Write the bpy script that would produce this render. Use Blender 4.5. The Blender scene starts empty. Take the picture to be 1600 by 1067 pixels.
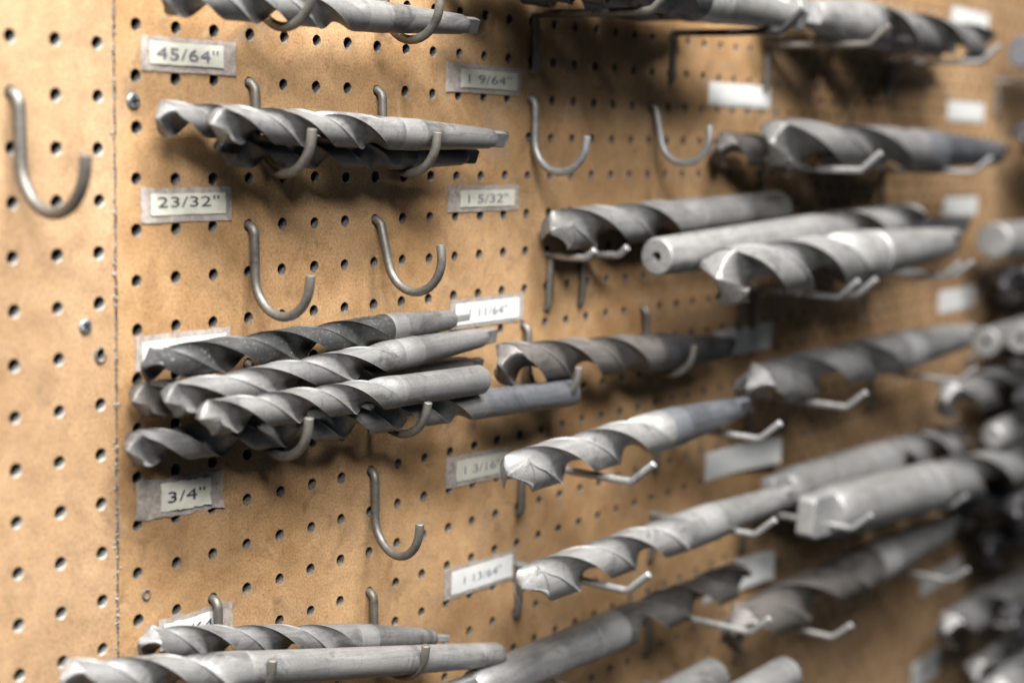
import bpy, math, random
from mathutils import Vector, Matrix

random.seed(7)
S = 0.0254            # everything below is measured in inches (the hole spacing of the board) and built in metres
scene = bpy.context.scene
COL = scene.collection

# ------------------------------------------------------------------ camera, world, lights, exposure
cam_d = bpy.data.cameras.new('camera')
cam = bpy.data.objects.new('camera', cam_d)
COL.objects.link(cam)
YAW, PITCH, ROLL = 0.929795297, -0.137812508, 0.0295335614
_f = Vector((math.sin(YAW) * math.cos(PITCH), math.cos(YAW) * math.cos(PITCH), math.sin(PITCH)))
_r = Vector((math.cos(YAW), -math.sin(YAW), 0))
_u = _r.cross(_f)
r2 = _r * math.cos(ROLL) + _u * math.sin(ROLL)
u2 = -_r * math.sin(ROLL) + _u * math.cos(ROLL)
M4 = Matrix((r2, u2, -_f)).transposed().to_4x4()
M4.translation = Vector((-19.4417, -23.8455, -1.8579)) * S
cam.matrix_world = M4
cam_d.sensor_width = 36.0
cam_d.lens = 2359.325 / 1600 * 36.0
cam_d.clip_start = 0.02
cam_d.clip_end = 50
cam_d.dof.use_dof = True
cam_d.dof.focus_distance = 34.2 * S
cam_d.dof.aperture_fstop = 3.7
cam_d.dof.aperture_blades = 0
scene.camera = cam

world = bpy.data.worlds.new('World')
scene.world = world
world.use_nodes = True
bg = world.node_tree.nodes['Background']
bg.inputs['Color'].default_value = (0.80, 0.90, 1.0, 1)
bg.inputs['Strength'].default_value = 0.05


def area_lamp(name, loc, target, sx, sy, power, color):
    l = bpy.data.lights.new(name, 'AREA')
    l.shape = 'RECTANGLE'
    l.size, l.size_y = sx * S, sy * S
    l.energy = power
    l.color = color
    o = bpy.data.objects.new(name, l)
    COL.objects.link(o)
    o.location = Vector(loc) * S
    o.rotation_euler = (Vector(target) - Vector(loc)).to_track_quat('-Z', 'Y').to_euler()
    return o


area_lamp('ceiling_lamp', (-44, -50, 48), (6, 0, -5), 48, 16, 66, (1.0, 0.985, 0.97))
area_lamp('overhead_lamp', (-8, -28, 60), (8, -2, -5), 70, 13, 130, (1.0, 0.985, 0.97))

scene.view_settings.view_transform = 'Standard'
scene.view_settings.look = 'None'
scene.view_settings.exposure = 0.0
scene.view_settings.gamma = 1.0
scene.view_settings.use_curve_mapping = False
scene.cycles.max_bounces = 6
scene.cycles.diffuse_bounces = 0
scene.cycles.glossy_bounces = 1


# ------------------------------------------------------------------ materials
def new_mat(name):
    m = bpy.data.materials.new(name)
    m.use_nodes = True
    nt = m.node_tree
    return m, nt, nt.nodes['Principled BSDF']


def N(nt, typ, **kw):
    n = nt.nodes.new(typ)
    for k, v in kw.items():
        if k in n.inputs:
            n.inputs[k].default_value = v
        else:
            setattr(n, k, v)
    return n


def coords(nt, scale=1.0, offset_random=False):
    tc = N(nt, 'ShaderNodeTexCoord')
    mp = N(nt, 'ShaderNodeMapping')
    s = scale / S
    mp.inputs['Scale'].default_value = (s, s, s)
    nt.links.new(tc.outputs['Object'], mp.inputs['Vector'])
    if offset_random:
        oi = N(nt, 'ShaderNodeObjectInfo')
        mul = N(nt, 'ShaderNodeMath', operation='MULTIPLY')
        mul.inputs[1].default_value = 57.0
        nt.links.new(oi.outputs['Random'], mul.inputs[0])
        nt.links.new(mul.outputs[0], mp.inputs['Location'])
    return mp


def ramp(nt, src, stops):
    r = N(nt, 'ShaderNodeValToRGB')
    els = r.color_ramp.elements
    while len(els) < len(stops):
        els.new(0.5)
    for e, (p, c) in zip(els, stops):
        e.position = p
        e.color = (c[0], c[1], c[2], 1) if not isinstance(c, (int, float)) else (c, c, c, 1)
    nt.links.new(src, r.inputs['Fac'])
    return r


def mix(nt, a, b, fac, mode='MIX'):
    m = N(nt, 'ShaderNodeMix', data_type='RGBA', blend_type=mode)
    for sock, v in ((6, a), (7, b), (0, fac)):
        if hasattr(v, 'is_output'):
            nt.links.new(v, m.inputs[sock])
        elif isinstance(v, (int, float)):
            m.inputs[sock].default_value = v
        else:
            m.inputs[sock].default_value = (v[0], v[1], v[2], 1)
    return m.outputs[2]


def noise(nt, vec, scale, detail=4, rough=0.6, dist=0.0):
    n = N(nt, 'ShaderNodeTexNoise')
    n.inputs['Scale'].default_value = scale
    n.inputs['Detail'].default_value = detail
    n.inputs['Roughness'].default_value = rough
    n.inputs['Distortion'].default_value = dist
    nt.links.new(vec, n.inputs['Vector'])
    return n.outputs['Fac']


def bump(nt, bsdf, height, strength, dist):
    b = N(nt, 'ShaderNodeBump')
    b.inputs['Strength'].default_value = strength
    b.inputs['Distance'].default_value = dist * S
    nt.links.new(height, b.inputs['Height'])
    nt.links.new(b.outputs['Normal'], bsdf.inputs['Normal'])


def hardboard(name, lo, hi, grime=0.6):
    m, nt, b = new_mat(name)
    v = coords(nt).outputs[0]
    big = noise(nt, v, 0.30, 6, 0.62, 0.6)
    base = ramp(nt, big, [(0.34, lo), (0.64, hi)]).outputs[0]
    mid = noise(nt, v, 1.7, 6, 0.7, 0.5)
    base = mix(nt, base, ramp(nt, mid, [(0.32, 0.74), (0.5, 0.98), (0.68, 1.12)]).outputs[0], 0.8, 'MULTIPLY')
    # pressed fibre grain
    fib = noise(nt, v, 17.0, 5, 0.75)
    base = mix(nt, base, ramp(nt, fib, [(0.30, 0.42), (0.47, 0.93), (0.70, 1.28)]).outputs[0], 1.0, 'MULTIPLY')
    # dark flecks, pin-sized
    sp = noise(nt, v, 7.5, 8, 0.85)
    base = mix(nt, base, (0.10, 0.055, 0.03), ramp(nt, sp, [(0.63, 0.0), (0.68, 0.85)]).outputs[0])
    # pale rubbed places and brown grease marks
    rb = noise(nt, v, 0.85, 7, 0.7, 1.2)
    base = mix(nt, base, (0.62, 0.43, 0.25), ramp(nt, rb, [(0.58, 0.0), (0.72, 0.55)]).outputs[0])
    st = noise(nt, v, 0.75, 5, 0.65, 2.2)
    base = mix(nt, base, (0.20, 0.125, 0.07), ramp(nt, st, [(0.56, 0.0), (0.72, grime)]).outputs[0])
    # grey hand grime
    hg = noise(nt, v, 0.55, 6, 0.7, 1.0)
    base = mix(nt, base, (0.30, 0.25, 0.20), ramp(nt, hg, [(0.56, 0.0), (0.72, grime * 0.7)]).outputs[0])
    # scrapes: long thin marks lying along the drills
    tc = coords(nt)
    tc.inputs['Scale'].default_value = (0.55 / S, 1.0 / S, 11 / S)
    tc.inputs['Rotation'].default_value = (0, math.radians(6), 0)
    sk = noise(nt, tc.outputs[0], 1.0, 4, 0.6, 0.3)
    base = mix(nt, base, (0.22, 0.13, 0.07), ramp(nt, sk, [(0.69, 0.0), (0.73, 0.55)]).outputs[0])
    nt.links.new(base, b.inputs['Base Color'])
    b.inputs['Roughness'].default_value = 0.5
    b.inputs['Specular IOR Level'].default_value = 0.3
    bump(nt, b, fib, 0.35, 0.02)
    return m


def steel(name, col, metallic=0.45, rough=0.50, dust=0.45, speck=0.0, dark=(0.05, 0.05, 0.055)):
    m, nt, b = new_mat(name)
    v = coords(nt, 1.0, True).outputs[0]
    n1 = noise(nt, v, 1.6, 5, 0.65)
    c = mix(nt, tuple(x * 0.82 for x in col), tuple(min(1, x * 1.08) for x in col), ramp(nt, n1, [(0.30, 0.0), (0.70, 1.0)]).outputs[0])
    n2 = noise(nt, v, 26, 3, 0.7)
    c = mix(nt, c, ramp(nt, n2, [(0.3, 0.74), (0.6, 1.06)]).outputs[0], 0.75, 'MULTIPLY')
    n3 = noise(nt, v, 3.2, 5, 0.7, 0.8)
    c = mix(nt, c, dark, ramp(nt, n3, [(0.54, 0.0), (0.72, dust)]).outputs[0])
    if speck:
        n4 = noise(nt, v, 15, 5, 0.8)
        c = mix(nt, c, (0.62, 0.60, 0.55), ramp(nt, n4, [(0.60, 0.0), (0.66, speck)]).outputs[0])
    v2 = coords(nt, 1.0, True)
    v2.inputs['Scale'].default_value = (0.5 / S, 7 / S, 7 / S)
    n5 = noise(nt, v2.outputs[0], 1.0, 5, 0.7, 0.4)
    c = mix(nt, c, ramp(nt, n5, [(0.30, 0.62), (0.5, 1.0), (0.70, 1.22)]).outputs[0], 0.7, 'MULTIPLY')
    n6 = noise(nt, v, 0.75, 6, 0.72, 1.4)
    c = mix(nt, c, tuple(x * 0.35 for x in col), ramp(nt, n6, [(0.54, 0.0), (0.66, 0.75)]).outputs[0])
    n7 = noise(nt, v, 40, 4, 0.8)
    c = mix(nt, c, tuple(min(0.6, x * 2.2) for x in col), ramp(nt, n7, [(0.66, 0.0), (0.74, 0.6)]).outputs[0])
    ge = N(nt, 'ShaderNodeNewGeometry')
    wear = ramp(nt, ge.outputs['Pointiness'], [(0.53, 0.0), (0.62, 0.55)]).outputs[0]
    c = mix(nt, c, tuple(min(0.62, x * 1.9) for x in col), wear)
    nt.links.new(c, b.inputs['Base Color'])
    b.inputs['Metallic'].default_value = metallic
    rr = ramp(nt, n1, [(0.3, rough - 0.03), (0.7, rough + 0.05)]).outputs[0]
    nt.links.new(rr, b.inputs['Roughness'])
    bump(nt, b, n2, 0.10, 0.012)
    return m


def plain(name, col, rough=0.6, metallic=0.0, var=0.25, scale=4.0, spec=0.3):
    m, nt, b = new_mat(name)
    v = coords(nt, 1.0, True).outputs[0]
    n1 = noise(nt, v, scale, 5, 0.65)
    c = mix(nt, tuple(x * (1 - var) for x in col), tuple(min(1, x * (1 + var * 0.6)) for x in col), ramp(nt, n1, [(0.35, 0.0), (0.65, 1.0)]).outputs[0])
    nt.links.new(c, b.inputs['Base Color'])
    b.inputs['Roughness'].default_value = rough
    b.inputs['Metallic'].default_value = metallic
    b.inputs['Specular IOR Level'].default_value = spec
    bump(nt, b, n1, 0.12, 0.02)
    return m


def tape_mat(name):
    m, nt, b = new_mat(name)
    v = coords(nt, 1.0, True).outputs[0]
    n1 = noise(nt, v, 5, 6, 0.75, 1.0)
    c = ramp(nt, n1, [(0.30, (0.24, 0.18, 0.15)), (0.50, (0.44, 0.385, 0.34)), (0.68, (0.57, 0.52, 0.48))]).outputs[0]
    nt.links.new(c, b.inputs['Base Color'])
    b.inputs['Roughness'].default_value = 0.28
    b.inputs['Specular IOR Level'].default_value = 0.5
    bump(nt, b, n1, 0.25, 0.02)
    return m


M = {}
M['board'] = hardboard('tan_hardboard', (0.405, 0.23, 0.103), (0.575, 0.355, 0.182))
M['board_pale'] = hardboard('pale_hardboard', (0.45, 0.275, 0.145), (0.56, 0.365, 0.21), 0.4)
M['rim'] = plain('dusty_hole_rim', (0.20, 0.175, 0.145), 0.8, 0, 0.5, 12)
M['rim_pale'] = plain('pale_dusty_hole_rim', (0.42, 0.40, 0.365), 0.8, 0, 0.4, 12)
M['edge'] = plain('frayed_board_edge', (0.30, 0.25, 0.20), 0.9, 0, 0.7, 9)
M['wall'] = plain('dark_wall', (0.05, 0.045, 0.04), 0.8)
M['steel'] = steel('grey_oxide_steel', (0.27, 0.263, 0.255))
M['pale'] = steel('pale_satin_steel', (0.355, 0.347, 0.335), 0.45, 0.48, 0.10)
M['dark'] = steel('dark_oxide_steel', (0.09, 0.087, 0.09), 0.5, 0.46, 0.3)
M['blue'] = steel('bluish_steel', (0.18, 0.185, 0.20), 0.5, 0.46, 0.3)
M['dusty'] = steel('dusty_dark_steel', (0.09, 0.09, 0.09), 0.45, 0.46, 0.7, 0.8, (0.03, 0.03, 0.03))
M['brown'] = steel('brownish_steel', (0.18, 0.163, 0.15), 0.45, 0.5, 0.3)
M['wire'] = steel('dull_hook_wire', (0.215, 0.20, 0.175), 0.6, 0.5, 0.5, 0.0, (0.12, 0.09, 0.06))
M['wire_pale'] = steel('pale_hook_wire', (0.42, 0.415, 0.40), 0.6, 0.45, 0.2)
M['tape'] = tape_mat('grubby_clear_tape')
M['paper'] = plain('cream_paper', (0.74, 0.72, 0.61), 0.45, 0, 0.10, 3, 0.5)
M['white'] = plain('white_paper', (0.86, 0.86, 0.83), 0.45, 0, 0.06, 3, 0.5)
M['ink'] = plain('faded_black_ink', (0.055, 0.06, 0.075), 0.6, 0, 0.5, 8)
M['ink_faint'] = plain('faint_grey_ink', (0.23, 0.245, 0.29), 0.6, 0, 0.4, 8)
M['screw'] = steel('galvanised_screw', (0.30, 0.31, 0.31), 0.7, 0.4, 0.6)
M['black'] = plain('dark_recess', (0.02, 0.02, 0.02), 0.8)  # near-black colour of the cross slot in the screw heads
M['crumb'] = plain('board_crumbs', (0.36, 0.335, 0.30), 0.9, 0, 0.6, 20)


# ------------------------------------------------------------------ object helpers
def mesh_obj(name, verts, faces, mat, parent=None, smooth=False, mats=None, slots=None):
    me = bpy.data.meshes.new(name)
    me.from_pydata([(v[0] * S, v[1] * S, v[2] * S) for v in verts], [], faces)
    for mm in (mats or [mat]):
        me.materials.append(mm)
    if slots:
        me.polygons.foreach_set('material_index', slots)
    if smooth:
        me.polygons.foreach_set('use_smooth', [True] * len(me.polygons))
    me.update()
    o = bpy.data.objects.new(name, me)
    COL.objects.link(o)
    if parent:
        o.parent = parent
    return o


def empty(name, loc=(0, 0, 0)):
    o = bpy.data.objects.new(name, None)
    COL.objects.link(o)
    o.empty_display_size = 0.02
    o.location = Vector(loc) * S
    return o


def tag(o, label, cat, group=None, kind=None):
    o['label'] = label
    o['category'] = cat
    if group:
        o['group'] = group
    if kind:
        o['kind'] = kind
    return o


def set_sharp(o, ang=35):
    me = o.data
    me.polygons.foreach_set('use_smooth', [True] * len(me.polygons))
    me.set_sharp_from_angle(angle=math.radians(ang))


# ------------------------------------------------------------------ pegboards with real holes
def pegboard(name, x0, x1, z0, z1, gx, gz, px, pz, mat, label, seg=24, jag_side=None):
    """sheet from x0..x1 and z0..z1, holes at gx+i*px, gz+j*pz, 1/4 inch thick and 1/4 inch bored"""
    V, F, SL, index = [], [], [], {}

    def vid(p):
        k = (round(p[0], 4), round(p[1], 4), round(p[2], 4))
        if k not in index:
            index[k] = len(V)
            V.append(p)
        return index[k]
    rnd = random.Random(3)
    jag = {}

    def edge_x(x, z, y):
        k = (round(x, 3), round(z, 3), round(y, 3))
        if k not in jag:
            jag[k] = x + rnd.uniform(-0.018, 0.018)
        return jag[k]
    T = 0.25
    R = 0.126
    i0, i1 = math.ceil((x0 - gx) / px + 0.15), math.floor((x1 - gx) / px - 0.15)
    j0, j1 = math.ceil((z0 - gz) / pz + 0.15), math.floor((z1 - gz) / pz - 0.15)
    for i in range(i0, i1 + 1):
        for j in range(j0, j1 + 1):
            cx, cz = gx + i * px, gz + j * pz
            hr = R * rnd.uniform(0.96, 1.05)
            hx, hz = cx + rnd.uniform(-.012, .012), cz + rnd.uniform(-.012, .012)
            n = seg if i < 30 else 12
            outs, ins, lips = [], [], []
            for k in range(n):
                a = 2 * math.pi * k / n
                c, s = math.cos(a), math.sin(a)
                m = max(abs(c), abs(s))
                ox, oz = cx + 0.5 * px * c / m, cz + 0.5 * pz * s / m
                if i == i0 and c / m < -0.999:
                    ox = x0
                if i == i1 and c / m > 0.999:
                    ox = x1
                if j == j0 and s / m < -0.999:
                    oz = z0
                if j == j1 and s / m > 0.999:
                    oz = z1
                if jag_side and abs(ox - jag_side) < 1e-6:
                    ox = edge_x(ox, oz, 0)
                jr = hr * (1 + rnd.uniform(-.035, .035))
                outs.append((ox, oz))
                lips.append((hx + jr * 1.06 * c, hz + jr * 1.06 * s))
                ins.append((hx + jr * c, hz + jr * s))
            for side, yy in ((0, 0.0), (1, T)):
                O = [vid((p[0], yy, p[1])) for p in outs]
                L = [vid((p[0], yy, p[1])) for p in lips]
                for k in range(n):
                    k2 = (k + 1) % n
                    f = (O[k], O[k2], L[k2], L[k])
                    F.append(f if side == 0 else f[::-1])
                    SL.append(0)
            Lf = [vid((p[0], 0.0, p[1])) for p in lips]
            Lb = [vid((p[0], T, p[1])) for p in lips]
            I0 = [vid((p[0], 0.012, p[1])) for p in ins]
            I1 = [vid((p[0], T - 0.012, p[1])) for p in ins]
            for k in range(n):
                k2 = (k + 1) % n
                F.append((Lf[k], Lf[k2], I0[k2], I0[k]))
                F.append((I0[k], I0[k2], I1[k2], I1[k]))
                F.append((I1[k], I1[k2], Lb[k2], Lb[k]))
                SL += [1, 1, 1]
    # outer edges: strips joining front and back boundary
    from collections import Counter
    cnt = Counter()
    for f in F:
        for a, b in zip(f, f[1:] + f[:1]):
            cnt[(min(a, b), max(a, b))] += 1
    byy = [e for e, c in cnt.items() if c == 1 and V[e[0]][1] == 0.0 and V[e[1]][1] == 0.0]
    for a, b in byy:
        va, vb = V[a], V[b]
        ka, kb = (va[0], T, va[2]), (vb[0], T, vb[2])
        F.append((a, vid(ka), vid(kb), b))
        SL.append(2)
    o = mesh_obj(name, V, F, None, mats=[mat, M['rim_pale' if mat is M['board_pale'] else 'rim'], M['edge']], slots=SL)
    return tag(o, label, 'pegboard')


pegboard('pegboard', -0.485, 78.5, -33.5, 6.5, 0.0, 0.0, 1.0, 1.0, M['board'],
         'long tan hardboard pegboard panel carrying the rows of drill bits', 24, -0.485)
pegboard('pegboard', -10.0, -0.542, -30.3, 6.1, -0.905, -0.425, 0.968, 0.9955, M['board_pale'],
         'narrow pale pegboard panel left of the seam, mostly bare', 24, -0.542)
w = mesh_obj('wall', [(-40, 1.1, -60), (120, 1.1, -60), (120, 1.1, 40), (-40, 1.1, 40), (-40, 3, -60), (120, 3, -60), (120, 3, 40), (-40, 3, 40)],
             [(0, 1, 2, 3), (7, 6, 5, 4), (0, 4, 5, 1), (1, 5, 6, 2), (2, 6, 7, 3), (3, 7, 4, 0)], M['wall'])
w['kind'] = 'structure'


# crumbs of frayed board along the seam between the two panels
def crumbs():
    rnd = random.Random(11)
    V, F = [], []
    for k in range(1100):
        z = rnd.uniform(-15.5, 3.5)
        c = Vector((-0.51 + rnd.gauss(-0.025, 0.028), rnd.uniform(-0.012, 0.05), z))
        r = rnd.choice((0.008, 0.012, 0.016, 0.022, 0.03)) * rnd.uniform(0.7, 1.3)
        b = len(V)
        for d in ((1, 0, 0), (-1, 0, 0), (0, 1, 0), (0, -1, 0), (0, 0, 1), (0, 0, -1)):
            V.append(c + Vector(d) * r * rnd.uniform(0.5, 1.5))
        for f in ((0, 2, 4), (2, 1, 4), (1, 3, 4), (3, 0, 4), (2, 0, 5), (1, 2, 5), (3, 1, 5), (0, 3, 5)):
            F.append(tuple(b + q for q in f))
    o = mesh_obj('board_crumbs', V, F, M['crumb'])
    return tag(o, 'frayed pale crumbs along the seam between the two boards', 'crumbs', kind='stuff')


crumbs()


# ------------------------------------------------------------------ hooks
def tube(path, r, seg=14, cap=True):
    V, F = [], []
    n = len(path)
    P = [Vector(p) for p in path]
    prev = None
    for k in range(n):
        t = (P[min(k + 1, n - 1)] - P[max(k - 1, 0)]).normalized()
        if prev is None:
            a = Vector((1, 0, 0)) if abs(t.x) < 0.9 else Vector((0, 1, 0))
            a = (a - t * a.dot(t)).normalized()
        else:
            a = (prev - t * prev.dot(t)).normalized()
        prev = a
        bn = t.cross(a)
        for q in range(seg):
            an = 2 * math.pi * q / seg
            V.append(P[k] + (a * math.cos(an) + bn * math.sin(an)) * r)
    for k in range(n - 1):
        for q in range(seg):
            q2 = (q + 1) % seg
            F.append((k * seg + q, k * seg + q2, (k + 1) * seg + q2, (k + 1) * seg + q))
    if cap:
        t0 = (P[0] - P[1]).normalized()
        t1 = (P[-1] - P[-2]).normalized()
        for base, tt, flip in ((0, t0, True), ((n - 1) * seg, t1, False)):
            ring = list(range(base, base + seg))
            cen = P[0] if flip else P[-1]
            b = len(V)
            for q in ring:
                V.append(cen + (V[q] - cen) * 0.82 + tt * r * 0.14)
            for q in range(seg):
                q2 = (q + 1) % seg
                f = (ring[q], ring[q2], b + q2, b + q)
                F.append(f[::-1] if flip else f)
            F.append(tuple(range(b, b + seg))[::-1] if flip else tuple(range(b, b + seg)))
    return V, F


WR = 0.104


def j_path():
    p = [(0, 0.45, 0.0), (0, 0.2, 0), (0, 0.02, 0)]
    for k in range(1, 6):
        a = math.pi / 2 * k / 5
        p.append((0, 0.02 - 0.20 * math.sin(a), -0.20 + 0.20 * math.cos(a)))
    p += [(0, -0.19, -0.5), (0, -0.20, -0.8), (0, -0.205, -1.02)]
    for k in range(1, 17):
        a = math.pi + math.radians(176) * k / 16
        p.append((0, -1.02 - 0.815 * math.cos(a), -1.05 + 0.815 * math.sin(a)))
    # here the arc ends on the outer leg, which runs a little further up
    p.append((0, -1.85, -0.93))
    return p


JP = j_path()


def j_hook(x, z, label, tilt=0, swivel=0, scale=1.0, mat='wire', group='curved J hooks', wr=1.0):
    path = [(a * scale, (b * scale if b < 0.1 else b), c * scale) for a, b, c in JP]
    out = []
    Rz = Matrix.Rotation(math.radians(swivel), 4, 'Z')
    Rx = Matrix.Rotation(math.radians(-tilt), 4, 'X')
    for k, q in enumerate(path):
        q = Vector(q)
        if k > 2:
            q = Rz @ (Rx @ q)
        out.append(q)
    V, F = tube(out, WR * wr)
    o = mesh_obj('j_hook', V, F, M[mat])
    set_sharp(o, 40)
    o.location = Vector((x, 0, z)) * S
    return tag(o, label, 'hook', group)


def straight_hook(x, z, label, reach=3.65, leg=1.45, mat='wire_pale', up=0.62, group='straight hooks with a raised end'):
    e = empty('straight_hook', (x, 0, z))
    tag(e, label, 'hook', group)
    p = [(0, 0.45, 0), (0, 0.1, 0), (0, -0.3, 0), (0, -reach * 0.5, -0.02), (0, -reach + 0.15, 0)]
    for k in range(1, 5):
        a = math.radians(42) * k / 4
        p.append((0, -reach + 0.15 - 0.35 * math.sin(a), 0.35 * (1 - math.cos(a))))
    p.append((0, p[-1][1] - up * 0.86, p[-1][2] + up * 0.78))
    V, F = tube(p, WR)
    a = mesh_obj('arm', V, F, M[mat], e)
    set_sharp(a, 40)
    p = [(0, -0.115, -WR), (0, -0.115, -0.5), (0, -0.115, -leg + 0.15), (0, -0.09, -leg + 0.03), (0, 0.0, -leg), (0, 0.3, -leg)]
    V, F = tube(p, WR)
    b = mesh_obj('backing_leg', V, F, M['wire'], e)
    set_sharp(b, 40)
    return e


# ------------------------------------------------------------------ drill bits
def section(R, theta0, depth, n_land=20, n_flute=28):
    """one ring of a two-flute twist drill: polar outline; depth 1 = full flute, 0 = round"""
    pts = []
    land = math.radians(80)
    for h in (0, 1):
        b = theta0 + math.pi * h
        for k in range(n_land):
            t = k / n_land
            a = b + land * t
            margin = 1.0 if t < 0.09 else 1.0 - 0.05 * depth
            pts.append((R * margin * math.cos(a), R * margin * math.sin(a), t, 0))
        a0, a1 = b + land, b + math.pi
        P0 = Vector((math.cos(a0), math.sin(a0)))
        P3 = Vector((math.cos(a1), math.sin(a1)))
        am = (a0 + a1) / 2
        mid = Vector((math.cos(am), math.sin(am)))
        c1 = P0 - mid * 0.50
        c2 = P3 - mid * 0.74
        for k in range(n_flute):
            t = k / n_flute
            q = P0 * (1 - t) ** 3 * (1 - 0.05 * depth) + c1 * 3 * t * (1 - t) ** 2 + c2 * 3 * t * t * (1 - t) + P3 * t ** 3
            a = a0 + (a1 - a0) * t
            arc = Vector((math.cos(a), math.sin(a)))
            v = arc.lerp(q, depth)
            pts.append((R * v.x, R * v.y, t, 1))
    return pts


def lathe_part(prof, seg=40, flat=None):
    """prof: list of (x, radius); open ends are closed"""
    V, F = [], []
    for x, r in prof:
        for k in range(seg):
            a = 2 * math.pi * k / seg
            V.append((x, r * math.cos(a), r * math.sin(a)))
    for i in range(len(prof) - 1):
        for k in range(seg):
            k2 = (k + 1) % seg
            F.append((i * seg + k, i * seg + k2, (i + 1) * seg + k2, (i + 1) * seg + k))
    F.append(tuple(range(seg))[::-1])
    b = (len(prof) - 1) * seg
    F.append(tuple(range(b, b + seg)))
    return V, F


def twist_drill(tip, tail, D, label, flute=0.6, shank='taper', mat='steel', shank_mat=None, spin=0.0,
                tang_turn=20, pitch=5.2, group=None, neck=False, end=None, er=0.66):
    A, B = Vector(tip), Vector(tail)
    L = (B - A).length
    e = empty('twist_drill', tip)
    X = (B - A).normalized()
    Z = (Vector((0, 0, 1)) - X * X.z).normalized()
    Y = Z.cross(X)
    e.rotation_euler = Matrix((X, Y, Z)).transposed().to_euler()
    tag(e, label, 'drill bit', group)
    R = D / 2
    Lf = L * flute if flute <= 1 else flute
    step = 0.062 * D
    nst = int(Lf / step)
    V, F = [], []
    n = None
    sp = math.radians(spin)
    run = 1.5 * D
    for k in range(nst + 1):
        x = 0.3 * R + (Lf - 0.3 * R) * k / nst
        th = 2 * math.pi * x / (pitch * D) + sp
        d = 1.0
        if x > Lf - run:
            q = (x - (Lf - run)) / run
            d = 0.5 + 0.5 * math.cos(math.pi * q)
        taper = 1.0
        ring = section(R * taper, th, d)
        n = len(ring)
        fall = max(0.0, 1 - k / 9)
        for (y, z, t, fl) in ring:
            rho = math.hypot(y, z) / R
            tipx = 0.6 * R * rho + (0.26 * R * t * rho if not fl else 0.26 * R * rho * (1 - t))
            x_ = x * (1 - fall) + tipx * fall if k else tipx
            V.append((x_, y, z))
    for k in range(nst):
        for q in range(n):
            q2 = (q + 1) % n
            F.append((k * n + q, k * n + q2, (k + 1) * n + q2, (k + 1) * n + q))
    c = len(V)
    V.append((0.0, 0, 0))
    for q in range(n):
        F.append((c, (q + 1) % n, q))
    body = mesh_obj('fluted_body', V, F, M[mat], e)
    set_sharp(body, 24)
    sm = M[shank_mat or mat]
    x0 = Lf - 0.002
    Rs = R * 0.985
    if shank == 'taper':
        tl = 0.85 * D if end is None else end
        xt = L - tl
        re = R * er
        xs = x0 + (xt - x0) * (0.22 if not neck else 0.10)
        prof = [(x0, Rs)]
        if neck:
            prof += [(xs, Rs), (xs + 0.03 * D, Rs * 0.90), (xs + 0.2 * D, Rs * 0.90), (xs + 0.23 * D, Rs * 0.97)]
        else:
            prof += [(xs, Rs), (xs + 0.02 * D, Rs * 0.975)]
        prof += [(xt - 0.25 * D, re * 1.02), (xt - 0.04 * D, re * 0.99), (xt + 0.16 * D, re * 0.80), (xt + 0.18 * D, re * 0.76)]
        sv, sf = lathe_part(prof)
        s = mesh_obj('shank', sv, sf, sm, e)
        set_sharp(s, 30)
        # tang: a flat tongue with rounded corners
        hw, ht = re * 0.78, re * 0.34
        V, F = [], []
        out = [(xt + 0.1 * D, 1.0), (L - 0.16 * D, 1.0), (L - 0.05 * D, 0.94), (L, 0.78)]
        shape = [(-1, -1), (1, -1), (1, 1), (-1, 1)]
        ca, sa = math.cos(math.radians(tang_turn)), math.sin(math.radians(tang_turn))
        for x, q in out:
            for a, b_ in shape:
                y, z = a * ht, b_ * hw * q
                V.append((x, y * ca - z * sa, y * sa + z * ca))
        for i in range(3):
            for k in range(4):
                k2 = (k + 1) % 4
                F.append((i * 4 + k, (i + 1) * 4 + k, (i + 1) * 4 + k2, i * 4 + k2)[::-1])
        F.append((0, 1, 2, 3)[::-1])
        F.append((12, 13, 14, 15))
        t = mesh_obj('tang', V, F, sm, s)
        bv = t.modifiers.new('soft_edges', 'BEVEL')
        bv.width, bv.segments, bv.limit_method = 0.03 * S, 2, 'ANGLE'
        set_sharp(t, 40)
    else:
        prof = [(x0, Rs), (x0 + 0.25 * D, Rs), (x0 + 0.28 * D, Rs * 0.985)]
        re = Rs * (0.985 if shank == 'straight' else 0.80)
        if shank == 'round':
            prof += [(L - 0.3 * D, re), (L - 0.16 * D, re * 0.95), (L - 0.05 * D, re * 0.82), (L, re * 0.6)]
        else:
            prof += [(L - 0.07 * D, re), (L - 0.02 * D, re * 0.95), (L, re * 0.88)]
        if shank == 'bored':
            prof += [(L - 0.001, re * 0.27), (L - 0.35, re * 0.24)]
        sv, sf = lathe_part(prof)
        s = mesh_obj('shank', sv, sf, sm, e)
        set_sharp(s, 30)
    return e


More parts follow.
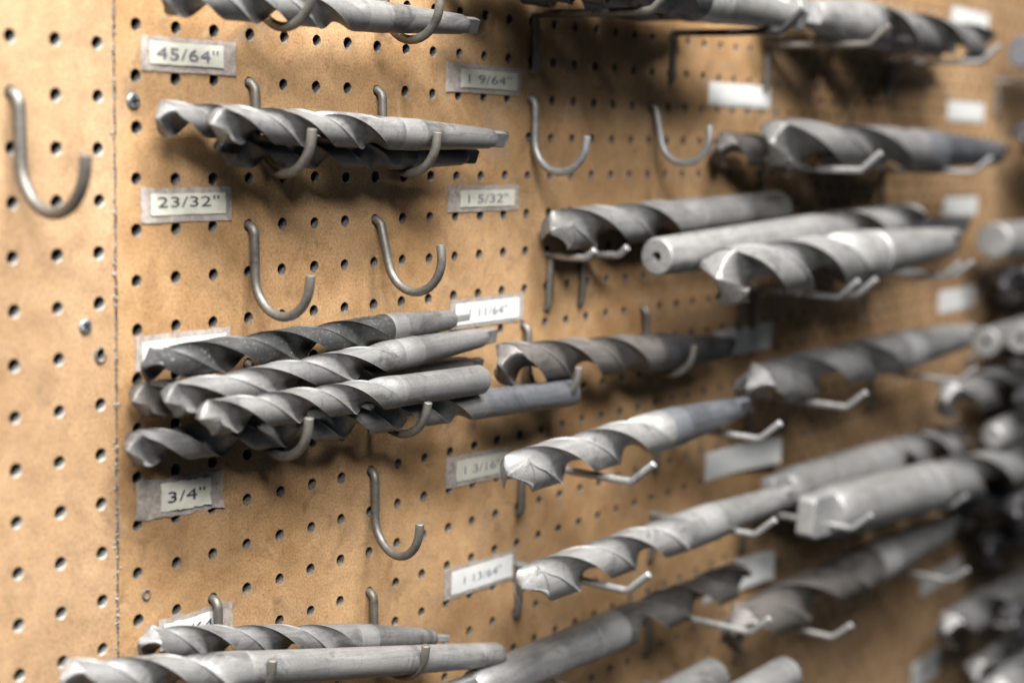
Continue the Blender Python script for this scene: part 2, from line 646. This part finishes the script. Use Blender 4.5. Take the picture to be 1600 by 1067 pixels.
# ------------------------------------------------------------------ size labels
def lettering(text, height, width, mat, parent, cx, cz, y, skew=0.0):
    cu = bpy.data.curves.new('lettering', 'FONT')
    cu.body = text
    cu.size = 1.0
    cu.resolution_u = 3
    cu.extrude = 0.004
    cu.offset = -0.006
    tmp = bpy.data.objects.new('tmp', cu)
    COL.objects.link(tmp)
    bpy.context.view_layer.update()
    me = bpy.data.meshes.new_from_object(tmp.evaluated_get(bpy.context.evaluated_depsgraph_get()))
    bpy.data.objects.remove(tmp)
    bpy.data.curves.remove(cu)
    xs = [v.co.x for v in me.vertices]
    ys = [v.co.y for v in me.vertices]
    x0, x1, y0, y1 = min(xs), max(xs), min(ys), max(ys)
    sx, sy = width / (x1 - x0), height / (y1 - y0)
    for v in me.vertices:
        X, Y, Z = v.co
        nx = (X - x0) * sx - width / 2
        v.co = Vector((cx + nx, y - 0.002 - (0.003 if Z > 0 else 0), cz + (Y - y0) * sy - height / 2 + skew * nx)) * S
    me.materials.clear()
    me.materials.append(M[mat])
    o = bpy.data.objects.new('lettering', me)
    COL.objects.link(o)
    o.parent = parent
    return o


def sheet(name, x0, x1, z0, z1, y, th, mat, parent, wrinkle=0.0, curl=0.0, nx=16, nz=6, seed=1, ragged=0.0, slope=0.0):
    rnd = random.Random(seed)
    ph = [rnd.uniform(0, 6.28) for _ in range(6)]
    V, F = [], []

    def yo(u, v):
        a = wrinkle * (math.sin(9 * u + ph[0]) * math.sin(5 * v + ph[1]) + 0.6 * math.sin(21 * u + 7 * v + ph[2]) + 0.5 * math.sin(13 * v - 16 * u + ph[3]))
        return a - curl * (u ** 3)
    for s in (0, 1):
        for j in range(nz + 1):
            for i in range(nx + 1):
                u, v = i / nx, j / nz
                x = x0 + (x1 - x0) * u
                z = z0 + (z1 - z0) * v
                if ragged and (i in (0, nx) or j in (0, nz)):
                    rr = random.Random(seed * 977 + i * 31 + j)
                    x += rr.uniform(-ragged, ragged)
                    z += rr.uniform(-ragged, ragged)
                V.append((x, y + yo(u, v) + (th if s else 0), z + slope * (x - x0)))
    m = (nx + 1) * (nz + 1)
    for j in range(nz):
        for i in range(nx):
            a = j * (nx + 1) + i
            f = (a, a + 1, a + nx + 2, a + nx + 1)
            F.append(f)
            F.append(tuple(q + m for q in f[::-1]))
    bd = [(j * (nx + 1)) for j in range(nz, -1, -1)] + list(range(1, nx + 1)) + [j * (nx + 1) + nx for j in range(1, nz + 1)] + [nz * (nx + 1) + i for i in range(nx - 1, 0, -1)]
    for a, b in zip(bd, bd[1:] + bd[:1]):
        F.append((a, a + m, b + m, b))
    o = mesh_obj(name, V, F, M[mat], parent, smooth=False)
    set_sharp(o, 40)
    return o


def size_label(x0, x1, z0, z1, label, text=None, tw=None, th=0.23, ink='ink', inset=(0.20, 0.26, 0.13, 0.15), slope=0.0,
               wrinkle=0.004, paper='paper', tape='tape', curl=0.0, seed=1, tx=0.0, tz=0.0, ragged=0.012):
    e = empty('size_label', (x0, 0, z0))
    tag(e, label, 'label', 'taped size labels')
    w, h = x1 - x0, z1 - z0
    l, r, b, t = inset
    sheet('tape', 0, w, 0, h, -0.022, 0.012, tape, e, wrinkle, curl, seed=seed, ragged=ragged, slope=slope)
    p = sheet('paper', l, w - r, b, h - t, -0.036 - 1.5 * wrinkle, 0.006, paper, e, wrinkle * 0.4, curl, seed=seed, ragged=ragged * 0.6, slope=slope)
    for v in p.data.vertices:
        v.co.z += slope * l * S
    if text:
        mx, mz = (l + w - r) / 2 + tx, (b + h - t) / 2 + tz
        lettering(text, th, tw, ink, p, mx, mz + slope * mx, -0.038 - 2.6 * wrinkle, slope)
    return e


def screw(x, z, label, R=0.165, turn=10, name='screw'):
    V, F = [], []
    t0 = math.radians(turn)
    arm, hw = 0.62 * R, 0.15 * R
    plus = [(hw, hw), (hw, arm), (-hw, arm), (-hw, hw), (-arm, hw), (-arm, -hw), (-hw, -hw), (-hw, -arm), (hw, -arm), (hw, -hw), (arm, -hw), (arm, hw)]
    n = 12
    angs = [math.atan2(q[1], q[0]) for q in plus]

    def P(x_, z_, y_):
        return (x_ * math.cos(t0) - z_ * math.sin(t0), y_, x_ * math.sin(t0) + z_ * math.cos(t0))
    for (px, pz) in plus:
        V.append(P(px * 0.7, pz * 0.7, 0.0))
    for (px, pz) in plus:
        V.append(P(px, pz, -0.055))
    for rr, yy in ((0.8, -0.05), (0.97, -0.03), (1.0, -0.005), (1.0, 0.05)):
        for a in angs:
            V.append(P(R * rr * math.cos(a), R * rr * math.sin(a), yy))
    F.append(tuple(range(12)))
    sl = [1]
    for g in range(5):
        for k in range(n):
            k2 = (k + 1) % n
            F.append((g * n + k, (g + 1) * n + k, (g + 1) * n + k2, g * n + k2))
            sl.append(1 if g == 0 else 0)
    o = mesh_obj(name, V, F, None, mats=[M['screw'], M['black']], slots=sl)
    o.location = Vector((x, 0, z)) * S
    return tag(o, label, 'screw')


def eyelet(x, z, label, R=0.11, r=0.028, arc=360, start=0):
    n = 28
    p = [(R * math.cos(math.radians(start + arc * k / n)), -0.012, 1.15 * R * math.sin(math.radians(start + arc * k / n))) for k in range(n + 1)]
    V, F = tube(p, r, 8, cap=True)
    o = mesh_obj('eyelet', V, F, M['rim'], smooth=True)
    o.location = Vector((x, 0, z)) * S
    return tag(o, label, 'eyelet')


screw(-0.07, -1.48, 'dull cross-head screw just right of the seam near the top', 0.165, 8)
screw(-1.25, -5.81, 'bright cross-head screw in the pale board left of the seam', 0.15, 40)
eyelet(-0.90, -6.40, 'worn open ring of pale fibre round a hole left of the seam', 0.12, 0.03, 300, 60)
eyelet(0.20, -11.48, 'small worn ring set in the board below the 3/4 label', 0.085, 0.028)

# labels: first column of drills
size_label(0.12, 2.60, -0.875, -0.195, 'cream size label reading 45/64" under grubby tape, beneath the topmost drill', '45/64"', 1.62, 0.235, 'ink_faint',
           (0.20, 0.36, 0.14, 0.10), seed=3)
size_label(0.10, 2.49, -3.87, -3.17, 'cream size label reading 23/32" under grubby tape, above an empty hook', '23/32"', 1.62, 0.215,
           'ink', (0.24, 0.18, 0.15, 0.12), seed=4, tx=-0.02, tz=0.05)
size_label(-0.05, 2.47, -6.82, -6.13, 'white size label reading 47/64" mostly hidden by the pile of drills', '47/64"', 1.5, 0.215, 'ink_faint',
           (0.16, 0.14, 0.12, 0.12), paper='white', seed=5)
size_label(-0.06, 2.27, -9.90, -9.08, 'crumpled grey label reading 3/4" under the pile of drills', '3/4"', 1.0, 0.23, 'ink',
           (0.60, 0.38, 0.12, 0.10), slope=-0.05, wrinkle=0.017, seed=6, ragged=0.03)
size_label(0.52, 2.56, -12.80, -12.13, 'torn label reading 49/64" behind a hook at the bottom of the board', '49/64"', 1.35, 0.23, 'ink',
           (0.12, 0.30, 0.12, 0.10), slope=-0.02, paper='white', seed=7, ragged=0.03, wrinkle=0.01, tz=-0.02)
# second column
size_label(9.50, 12.52, -0.93, -0.22, 'blurred label reading 1 9/64" above an empty hook in the second column', '1 9/64"', 1.75, 0.22, 'ink_faint', (0.55, 0.16, 0.13, 0.13), seed=8)
size_label(9.68, 12.60, -3.89, -3.23, 'blurred label reading 1 5/32" between empty hooks and a drill pile', '1 5/32"', 1.65, 0.22, 'ink_faint', (0.45, 0.20, 0.12, 0.12), seed=9)
size_label(9.85, 12.95, -6.85, -6.10, 'whitish label reading 1 11/64" above the dark drill on J hooks', '1 11/64"', 1.6, 0.22, 'ink_faint', (0.2, 0.2, 0.1, 0.1), paper='white', seed=10)
size_label(9.84, 12.53, -10.95, -10.14, 'label reading 1 3/16" left of a pale drill point', '1 3/16"', 1.5, 0.22, 'ink_faint', (0.40, 0.12, 0.13, 0.13), slope=-0.03, seed=11)
size_label(9.87, 12.90, -13.92, -13.10, 'white label reading 1 13/64" left of the lowest pale drill point', '1 13/64"', 1.6, 0.22, 'ink_faint', (0.28, 0.12, 0.1, 0.1), slope=-0.02, paper='white', seed=12)
# third and fourth columns: too blurred to hold any readable writing
for x0, x1, z0, z1, lab, cu in (
        (22.4, 26.5, -0.85, -0.13, 'blank white label right of the empty tilted hook', 0.0),
        (23.5, 27.5, -9.0, -8.1, 'blank white label at the shank end of the dark drill', 0.0),
        (23.3, 27.75, -13.05, -12.1, 'curling white label below a drill with a blunt shank end', 0.5),
        (23.6, 27.9, -17.3, -16.2, 'curled pale label behind the flutes of a brown drill', 0.4),
        (42.2, 46.5, 3.05, 3.8, 'far blurred white label at the top right', 0.0),
        (42.4, 46.7, -0.85, -0.03, 'far blurred white label under the big top drills', 0.0),
        (42.7, 46.7, -4.9, -4.07, 'far blurred white label above the end of the drill heap', 0.0),
        (42.9, 47.2, -9.05, -8.05, 'far blurred white label below the end of the drill heap', 0.0),
        (43.1, 47.9, -21.6, -20.7, 'far blurred white label with a hook end in front of it', 0.0),
        (42.7, 45.9, -25.9, -24.6, 'far blurred white label at the bottom edge', 0.0)):
    size_label(x0, x1, z0, z1, lab, None, paper='white', tape='white', inset=(0.15, 0.15, 0.1, 0.1), curl=cu, seed=int(x0 * 7 + z0 * 3) % 97)

# ------------------------------------------------------------------ J hooks
j_hook(-2.8, -1.43, 'large empty J hook alone on the pale board at far left', scale=1.13, wr=1.12, mat='wire')
j_hook(3, 2, 'J hook round the flutes of the topmost drill')
j_hook(7, 2, 'J hook round the shank of the topmost drill')
j_hook(3, -1, 'J hook round the flutes of the three drills below 45/64"')
j_hook(7, -1, 'J hook round the shanks of the three drills below 45/64"')
j_hook(3, -4, 'empty J hook right below the 23/32" label')
j_hook(7, -4, 'empty J hook swung outwards, middle of the first column', tilt=14)
j_hook(3, -7, 'J hook under the flutes of the pile of five drills')
j_hook(7, -7, 'J hook under the shanks of the pile of five drills', tilt=-6)
j_hook(7, -10, 'single empty J hook right of the 3/4" label', swivel=-9)
j_hook(2, -12, 'J hook through the torn 49/64" label')
j_hook(7, -13, 'J hook holding the round shank end at the bottom')
j_hook(13, -1, 'empty upright J hook right of the 1 9/64" label', mat='wire_pale')
j_hook(19, -1, 'empty J hook tilted outwards below the dark top cluster', tilt=12, mat='wire_pale')
j_hook(13, -7, 'J hook in front of the flutes of the dark drill')
j_hook(19, -7, 'J hook under the shank of the dark drill')

# ------------------------------------------------------------------ straight hooks
for x, z, lab, kw in (
        (13, 1.2, 'straight hook under the flutes of the dark top cluster', {'mat': 'wire'}),  # duller wire colour stands in for the shadow under the drills
        (20, 1.2, 'straight hook under the pale shanks of the dark top cluster', {'mat': 'dark'}),  # arm in dark steel paints in the deep shadow below the cluster
        (14, -5.15, 'left one of two straight hooks under the hollow drill point', {'reach': 1.3, 'up': 0.2}),
        (15.6, -5.15, 'right one of two straight hooks under the hollow drill point', {'reach': 1.3, 'up': 0.2}),
        (13, -10.7, 'straight hook in front of a pale drill, right of the 1 3/16" label', {}),
        (20, -10.6, 'straight hook under the shank end of the 1 3/16" drill', {}),
        (13, -13.6, 'straight hook under the lowest pale drill, right of the 1 13/64" label', {}),
        (20, -13.5, 'straight hook under the shank of the 1 13/64" drill', {}),
        (13, -16.65, 'straight hook hidden under the wide grey shank', {}),
        (20, -16.5, 'straight hook beside the brown drill point', {}),
        (13, -19.0, 'straight hook under the lowest shanks, left one', {}),
        (20, -19.0, 'straight hook under the lowest shanks, right one', {}),
        (26, 1.2, 'straight hook under the big top drills, left one', {'mat': 'wire'}),  # arm colour darkened to stand for the shadow of the drills above
        (36, 1.2, 'straight hook under the big top drills, right one', {}),
        (26, -2.75, 'straight hook under the flutes of the grey drill in the third column', {}),
        (36, -2.85, 'straight hook under the shank of the grey drill in the third column', {}),
        (25, -6.75, 'nearer of two pale hooks under the front drill of the heap', {'reach': 3.6}),
        (26, -6.75, 'second of two pale hooks under the front drill of the heap', {'reach': 3.75}),
        (34, -6.65, 'nearer of two pale hooks at the end of the heap', {'reach': 3.5}),
        (35, -6.65, 'second of two pale hooks at the end of the heap', {'reach': 3.6}),
        (26, -10.42, 'long straight hook under a dark-fluted drill', {}),
        (36, -10.7, 'long straight hook under a slanting grey shank', {}),
        (26, -14.4, 'hook end peeping out under the white shank', {'reach': 4.1}),
        (36, -15.6, 'hook hidden under the fluted end of the white-shanked drill', {}),
        (26, -18.2, 'straight hook below the drill with a white shank, bottom right', {}),
        (36, -18.45, 'hook end in front of a far white label', {'reach': 3.9}),
        (48, 1.0, 'far hook at the top right edge', {}),
        (48, -7.2, 'far hook under a white shank at the right edge', {}),
        (47, -11.3, 'far hook under the two bright shank ends', {}),
        (47, -15.2, 'far hook under a pale blurred shank', {}),
        (47, -18.2, 'far hook under dark flutes at the right edge', {}),
        (47, -23.3, 'far hook under the lowest far drill', {})):
    straight_hook(x, z, lab, **kw)

# ------------------------------------------------------------------ drills
GA, GB, GC, GD = ('drill bits in the first column', 'drill bits in the second column', 'drill bits in the third column', 'far drill bits at the right edge')
DR = [
    # first column, about 3/4 inch
    dict(tip=(-0.23, -1.0, 0.47), tail=(9.40, -1.0, 0.62), D=.72, flute=5.5, label='topmost drill with a tapered shank above the 45/64" label', spin=32, mat='steel', group=GA, pitch=5.20),
    dict(tip=(0.70, -1.35, -1.88), tail=(10.15, -1.35, -2.05), D=.74, flute=5.4, label='front drill of the three below 45/64", with a tapered shank', spin=7, mat='steel', group=GA, pitch=4.80),
    dict(tip=(0.0, -.58, -1.80), tail=(8.9, -.58, -1.95), D=.72, flute=5.2, label='rear drill of the three below 45/64", its point furthest left', spin=50, mat='steel', group=GA, pitch=4.80),
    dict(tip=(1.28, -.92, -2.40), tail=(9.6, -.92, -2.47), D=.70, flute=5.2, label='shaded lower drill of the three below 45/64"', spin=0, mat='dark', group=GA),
    dict(tip=(-.41, -.62, -6.62), tail=(9.85, -.5, -6.48), D=.75, flute=7.2, label='dusty speckled drill on top at the back of the pile', spin=78, mat='dusty', shank_mat='steel', tang_turn=80, group=GA, pitch=5.80),
    dict(tip=(-.25, -1.12, -7.27), tail=(10.74, -.78, -6.97), D=.75, flute=7.0, label='long drill second from the front of the pile', spin=2, mat='steel', tang_turn=10, group=GA, pitch=6.10),
    dict(tip=(.19, -1.62, -7.60), tail=(9.43, -1.36, -7.90), D=.75, flute=5.9, label='front drill of the pile with a blunt straight shank', spin=157, mat='steel', shank='straight', group=GA, pitch=4.80),
    dict(tip=(-.54, -.48, -7.30), tail=(10.58, -.48, -7.75), D=.74, flute=7.0, label='half-hidden drill at the back of the pile, only point and tang showing', spin=0, mat='brown', tang_turn=15, group=GA),
    dict(tip=(-.75, -.55, -8.24), tail=(13.4, -1.35, -8.70), D=.75, flute=10.4, label='longest drill at the bottom of the pile, point crossing the seam', spin=15, mat='steel', shank_mat='blue', shank='straight', group=GA, pitch=4.65),
    dict(tip=(-.48, -.60, -12.22), tail=(9.24, -.60, -14.6), D=.75, flute=6.4, label='rear drill at the bottom of the first column, below the torn label', spin=72, mat='steel', tang_turn=85, group=GA, pitch=5.20),
    dict(tip=(-2.98, -1.4, -12.09), tail=(10.49, -1.4, -15.18), D=.80, flute=4.6, label='front drill at the bottom with a long smooth round shank', spin=45, mat='pale', shank='round', group=GA),
    # second column, about 1 1/8 inch
    dict(tip=(10.61, -1.0, -7.70), tail=(22.86, -1.0, -8.40), D=1.15, flute=7.2, label='dark drill on J hooks right of the pile of five', spin=38, mat='brown', shank_mat='dark', group=GB, pitch=4.60),
    dict(tip=(9.15, -2.5, -10.08), tail=(21.15, -2.5, -9.90), D=1.15, flute=7.0, label='pale drill right of the 1 3/16" label, with a darker shank', spin=116, mat='pale', shank_mat='blue', group=GB, pitch=4.80),
    dict(tip=(9.74, -2.6, -13.0), tail=(24.37, -2.6, -13.2), D=1.15, flute=8.2, label='pale drill right of the 1 13/64" label, lowest with its point showing', spin=98, mat='pale', group=GB, pitch=4.80),
    dict(tip=(23.4, -1.5, -15.98), tail=(7.7, -1.5, -15.72), D=1.2, flute=7.6, label='brownish drill lying shank first below the 1 13/64" drill', spin=10, mat='brown', shank_mat='steel', tang_turn=0, group=GB, end=1.7, er=0.82),
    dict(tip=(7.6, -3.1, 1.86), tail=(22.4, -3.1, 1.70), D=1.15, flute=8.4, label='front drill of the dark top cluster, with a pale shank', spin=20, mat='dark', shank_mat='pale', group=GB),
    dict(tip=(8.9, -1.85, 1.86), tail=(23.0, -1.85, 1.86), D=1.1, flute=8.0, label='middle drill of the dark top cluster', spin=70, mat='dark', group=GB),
    dict(tip=(8.2, -2.45, 2.83), tail=(20.2, -2.45, 2.83), D=1.1, flute=8.0, label='unseen drill added on the dark top cluster for its shadow, towards the front', spin=25, mat='dark', group=GB),  # above the frame, added to thicken the shadow below the cluster
    dict(tip=(8.9, -1.25, 2.8), tail=(20.6, -1.25, 2.8), D=1.1, flute=8.0, label='unseen drill added on the dark top cluster for its shadow, towards the board', spin=80, mat='dark', group=GB),  # second drill out of view, added to block light from the board
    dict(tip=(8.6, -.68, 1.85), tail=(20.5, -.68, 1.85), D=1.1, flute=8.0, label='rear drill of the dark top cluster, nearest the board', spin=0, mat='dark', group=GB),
    dict(tip=(13.05, -.75, -4.42), tail=(26.0, -.75, -4.12), D=1.18, flute=7.2, label='rear drill of the heap with a hollow-looking point at left', spin=140, mat='pale', group=GB, shank='straight'),
    dict(tip=(8.0, -2.5, -18.15), tail=(20.0, -2.5, -18.15), D=1.2, flute=6.5, label='bottom drill with only its square shank end in view', spin=0, mat='steel', shank_mat='steel', shank='straight', group=GB),
    dict(tip=(8.5, -3.85, -18.3), tail=(22.2, -3.85, -18.35), D=1.15, flute=7.0, label='bottom drill in front, only its bright shank end in view', spin=0, mat='pale', shank='straight', group=GB),
    # third column, about 1 1/2 inch
    dict(tip=(39.3, -2.5, 1.95), tail=(23.2, -2.5, 2.0), D=1.5, flute=11.5, label='big drill at the top with broad bright flutes pointing right', spin=20, mat='steel', shank_mat='pale', group=GC, pitch=6.2),
    dict(tip=(24.5, -.85, 2.1), tail=(40.5, -.85, 2.1), D=1.4, flute=8.5, label='big drill at the top behind another, shank to the right', spin=50, mat='steel', shank_mat='steel', group=GC, pitch=6.2),
    dict(tip=(22.4, -2.2, -1.95), tail=(43.2, -2.2, -2.15), D=1.5, flute=11.3, label='large grey drill between two far labels, shank to the right', spin=30, mat='steel', group=GC, pitch=8.5, shank_mat='blue'),
    dict(tip=(21.8, -.75, -2.2), tail=(36.0, -.75, -2.2), D=1.1, flute=9.0, label='small dark drill point left of the large grey drill', spin=60, mat='brown', group=GC, pitch=5.0),
    dict(tip=(17.4, -3.35, -5.72), tail=(35.4, -3.35, -5.38), D=1.68, flute=9.3, label='front drill of the heap, its fat bright point nearest the viewer', spin=5, mat='pale', neck=True, group=GC, pitch=4.90),
    dict(tip=(34.9, -1.95, -4.68), tail=(16.5, -1.95, -5.17), D=1.36, flute=9.0, label='middle drill of the heap lying shank first, bored shank end', spin=0, mat='pale', shank='bored', group=GC, pitch=6.2),
    dict(tip=(27.0, -.75, -5.4), tail=(43.5, -.75, -5.2), D=1.3, flute=8.0, label='shaded drill behind the heap, grey shank to the right', spin=0, mat='blue', group=GC, pitch=6.2),
    dict(tip=(22.04, -2.0, -9.55), tail=(41.7, -2.0, -9.58), D=1.55, flute=11.5, label='slanting drill below the heap with dark flutes and pale shank', spin=75, mat='steel', shank_mat='pale', group=GC, pitch=6.2),
    dict(tip=(47.8, -3.0, -15.75), tail=(24.7, -3.0, -13.98), D=1.9, flute=12.5, label='white-shanked drill lying shank first, flat tang facing out', spin=0, mat='pale', tang_turn=0, group=GC, end=1.9, pitch=6.2, er=0.92),
    dict(tip=(42.5, -1.35, -14.33), tail=(25.2, -1.35, -13.56), D=1.6, flute=8.0, label='pale drill lying shank first behind the white-shanked drill', spin=30, mat='pale', group=GC, tang_turn=5, pitch=4.2, er=0.85),
    dict(tip=(21.3, -2.3, -17.15), tail=(40.3, -2.3, -17.28), D=1.6, flute=10.2, label='brown fluted drill with a bright white shank, bottom right', spin=60, mat='brown', shank_mat='pale', group=GC, pitch=6.2),
    # far right
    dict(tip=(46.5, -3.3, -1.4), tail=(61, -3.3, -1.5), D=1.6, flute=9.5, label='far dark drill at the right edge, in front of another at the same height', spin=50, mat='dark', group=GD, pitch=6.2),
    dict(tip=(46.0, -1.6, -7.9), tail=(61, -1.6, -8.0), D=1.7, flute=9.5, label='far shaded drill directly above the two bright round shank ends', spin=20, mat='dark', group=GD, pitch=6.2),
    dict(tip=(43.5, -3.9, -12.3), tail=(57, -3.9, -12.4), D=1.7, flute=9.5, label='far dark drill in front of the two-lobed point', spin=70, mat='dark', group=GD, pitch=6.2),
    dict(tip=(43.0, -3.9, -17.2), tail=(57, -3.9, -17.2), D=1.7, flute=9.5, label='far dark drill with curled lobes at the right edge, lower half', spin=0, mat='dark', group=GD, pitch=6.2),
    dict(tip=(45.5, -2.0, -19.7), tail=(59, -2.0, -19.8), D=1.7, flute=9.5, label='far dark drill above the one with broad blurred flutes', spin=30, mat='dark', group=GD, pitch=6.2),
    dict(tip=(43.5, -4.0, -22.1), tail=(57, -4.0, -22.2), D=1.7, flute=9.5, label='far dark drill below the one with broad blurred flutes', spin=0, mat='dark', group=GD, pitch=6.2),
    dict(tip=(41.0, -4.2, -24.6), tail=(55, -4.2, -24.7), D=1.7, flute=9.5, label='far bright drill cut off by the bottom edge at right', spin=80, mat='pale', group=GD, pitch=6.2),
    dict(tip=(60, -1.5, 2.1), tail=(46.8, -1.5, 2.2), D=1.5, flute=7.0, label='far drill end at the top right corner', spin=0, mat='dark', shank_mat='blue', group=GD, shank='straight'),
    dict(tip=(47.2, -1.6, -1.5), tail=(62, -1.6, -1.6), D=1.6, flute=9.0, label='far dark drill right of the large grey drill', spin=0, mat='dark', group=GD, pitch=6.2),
    dict(tip=(60, -1.6, -6.0), tail=(44.6, -1.6, -5.85), D=1.6, flute=7.0, label='far drill with a white shank end level with the heap', spin=0, mat='pale', group=GD, shank='straight'),
    dict(tip=(59, -1.7, -10.2), tail=(44.2, -1.7, -10.2), D=1.6, flute=7.0, label='left one of two bright round shank ends, far right', spin=0, mat='steel', group=GD, shank='bored'),
    dict(tip=(58, -3.5, -9.9), tail=(43.2, -3.5, -9.75), D=1.6, flute=7.0, label='right one of two bright round shank ends, far right', spin=0, mat='steel', group=GD, shank='bored'),
    dict(tip=(38.7, -2.1, -12.0), tail=(55, -2.1, -12.4), D=1.6, flute=10.0, label='far dark drill whose point shows two bright lobes', spin=40, mat='steel', group=GD, pitch=6.2),
    dict(tip=(60, -2.5, -14.3), tail=(43.5, -2.5, -14.1), D=1.6, flute=7.0, label='far drill with a pale rounded shank end below the two-lobed point', spin=0, mat='pale', group=GD, shank='round'),
    dict(tip=(40.8, -2.0, -17.2), tail=(56, -2.0, -17.3), D=1.6, flute=10.0, label='far dark drill right of the bright white shank', spin=0, mat='dark', group=GD, pitch=6.2),
    dict(tip=(40.9, -2.0, -22.2), tail=(56, -2.0, -22.5), D=1.6, flute=10.0, label='far drill with broad blurred flutes near the bottom right', spin=50, mat='steel', group=GD, pitch=6.2),
    dict(tip=(43.6, -2.5, -24.9), tail=(58, -2.5, -25.0), D=1.6, flute=10.0, label='lowest far drill in the bottom right corner', spin=20, mat='steel', group=GD, pitch=6.2),
]
for d in DR:
    twist_drill(**d)
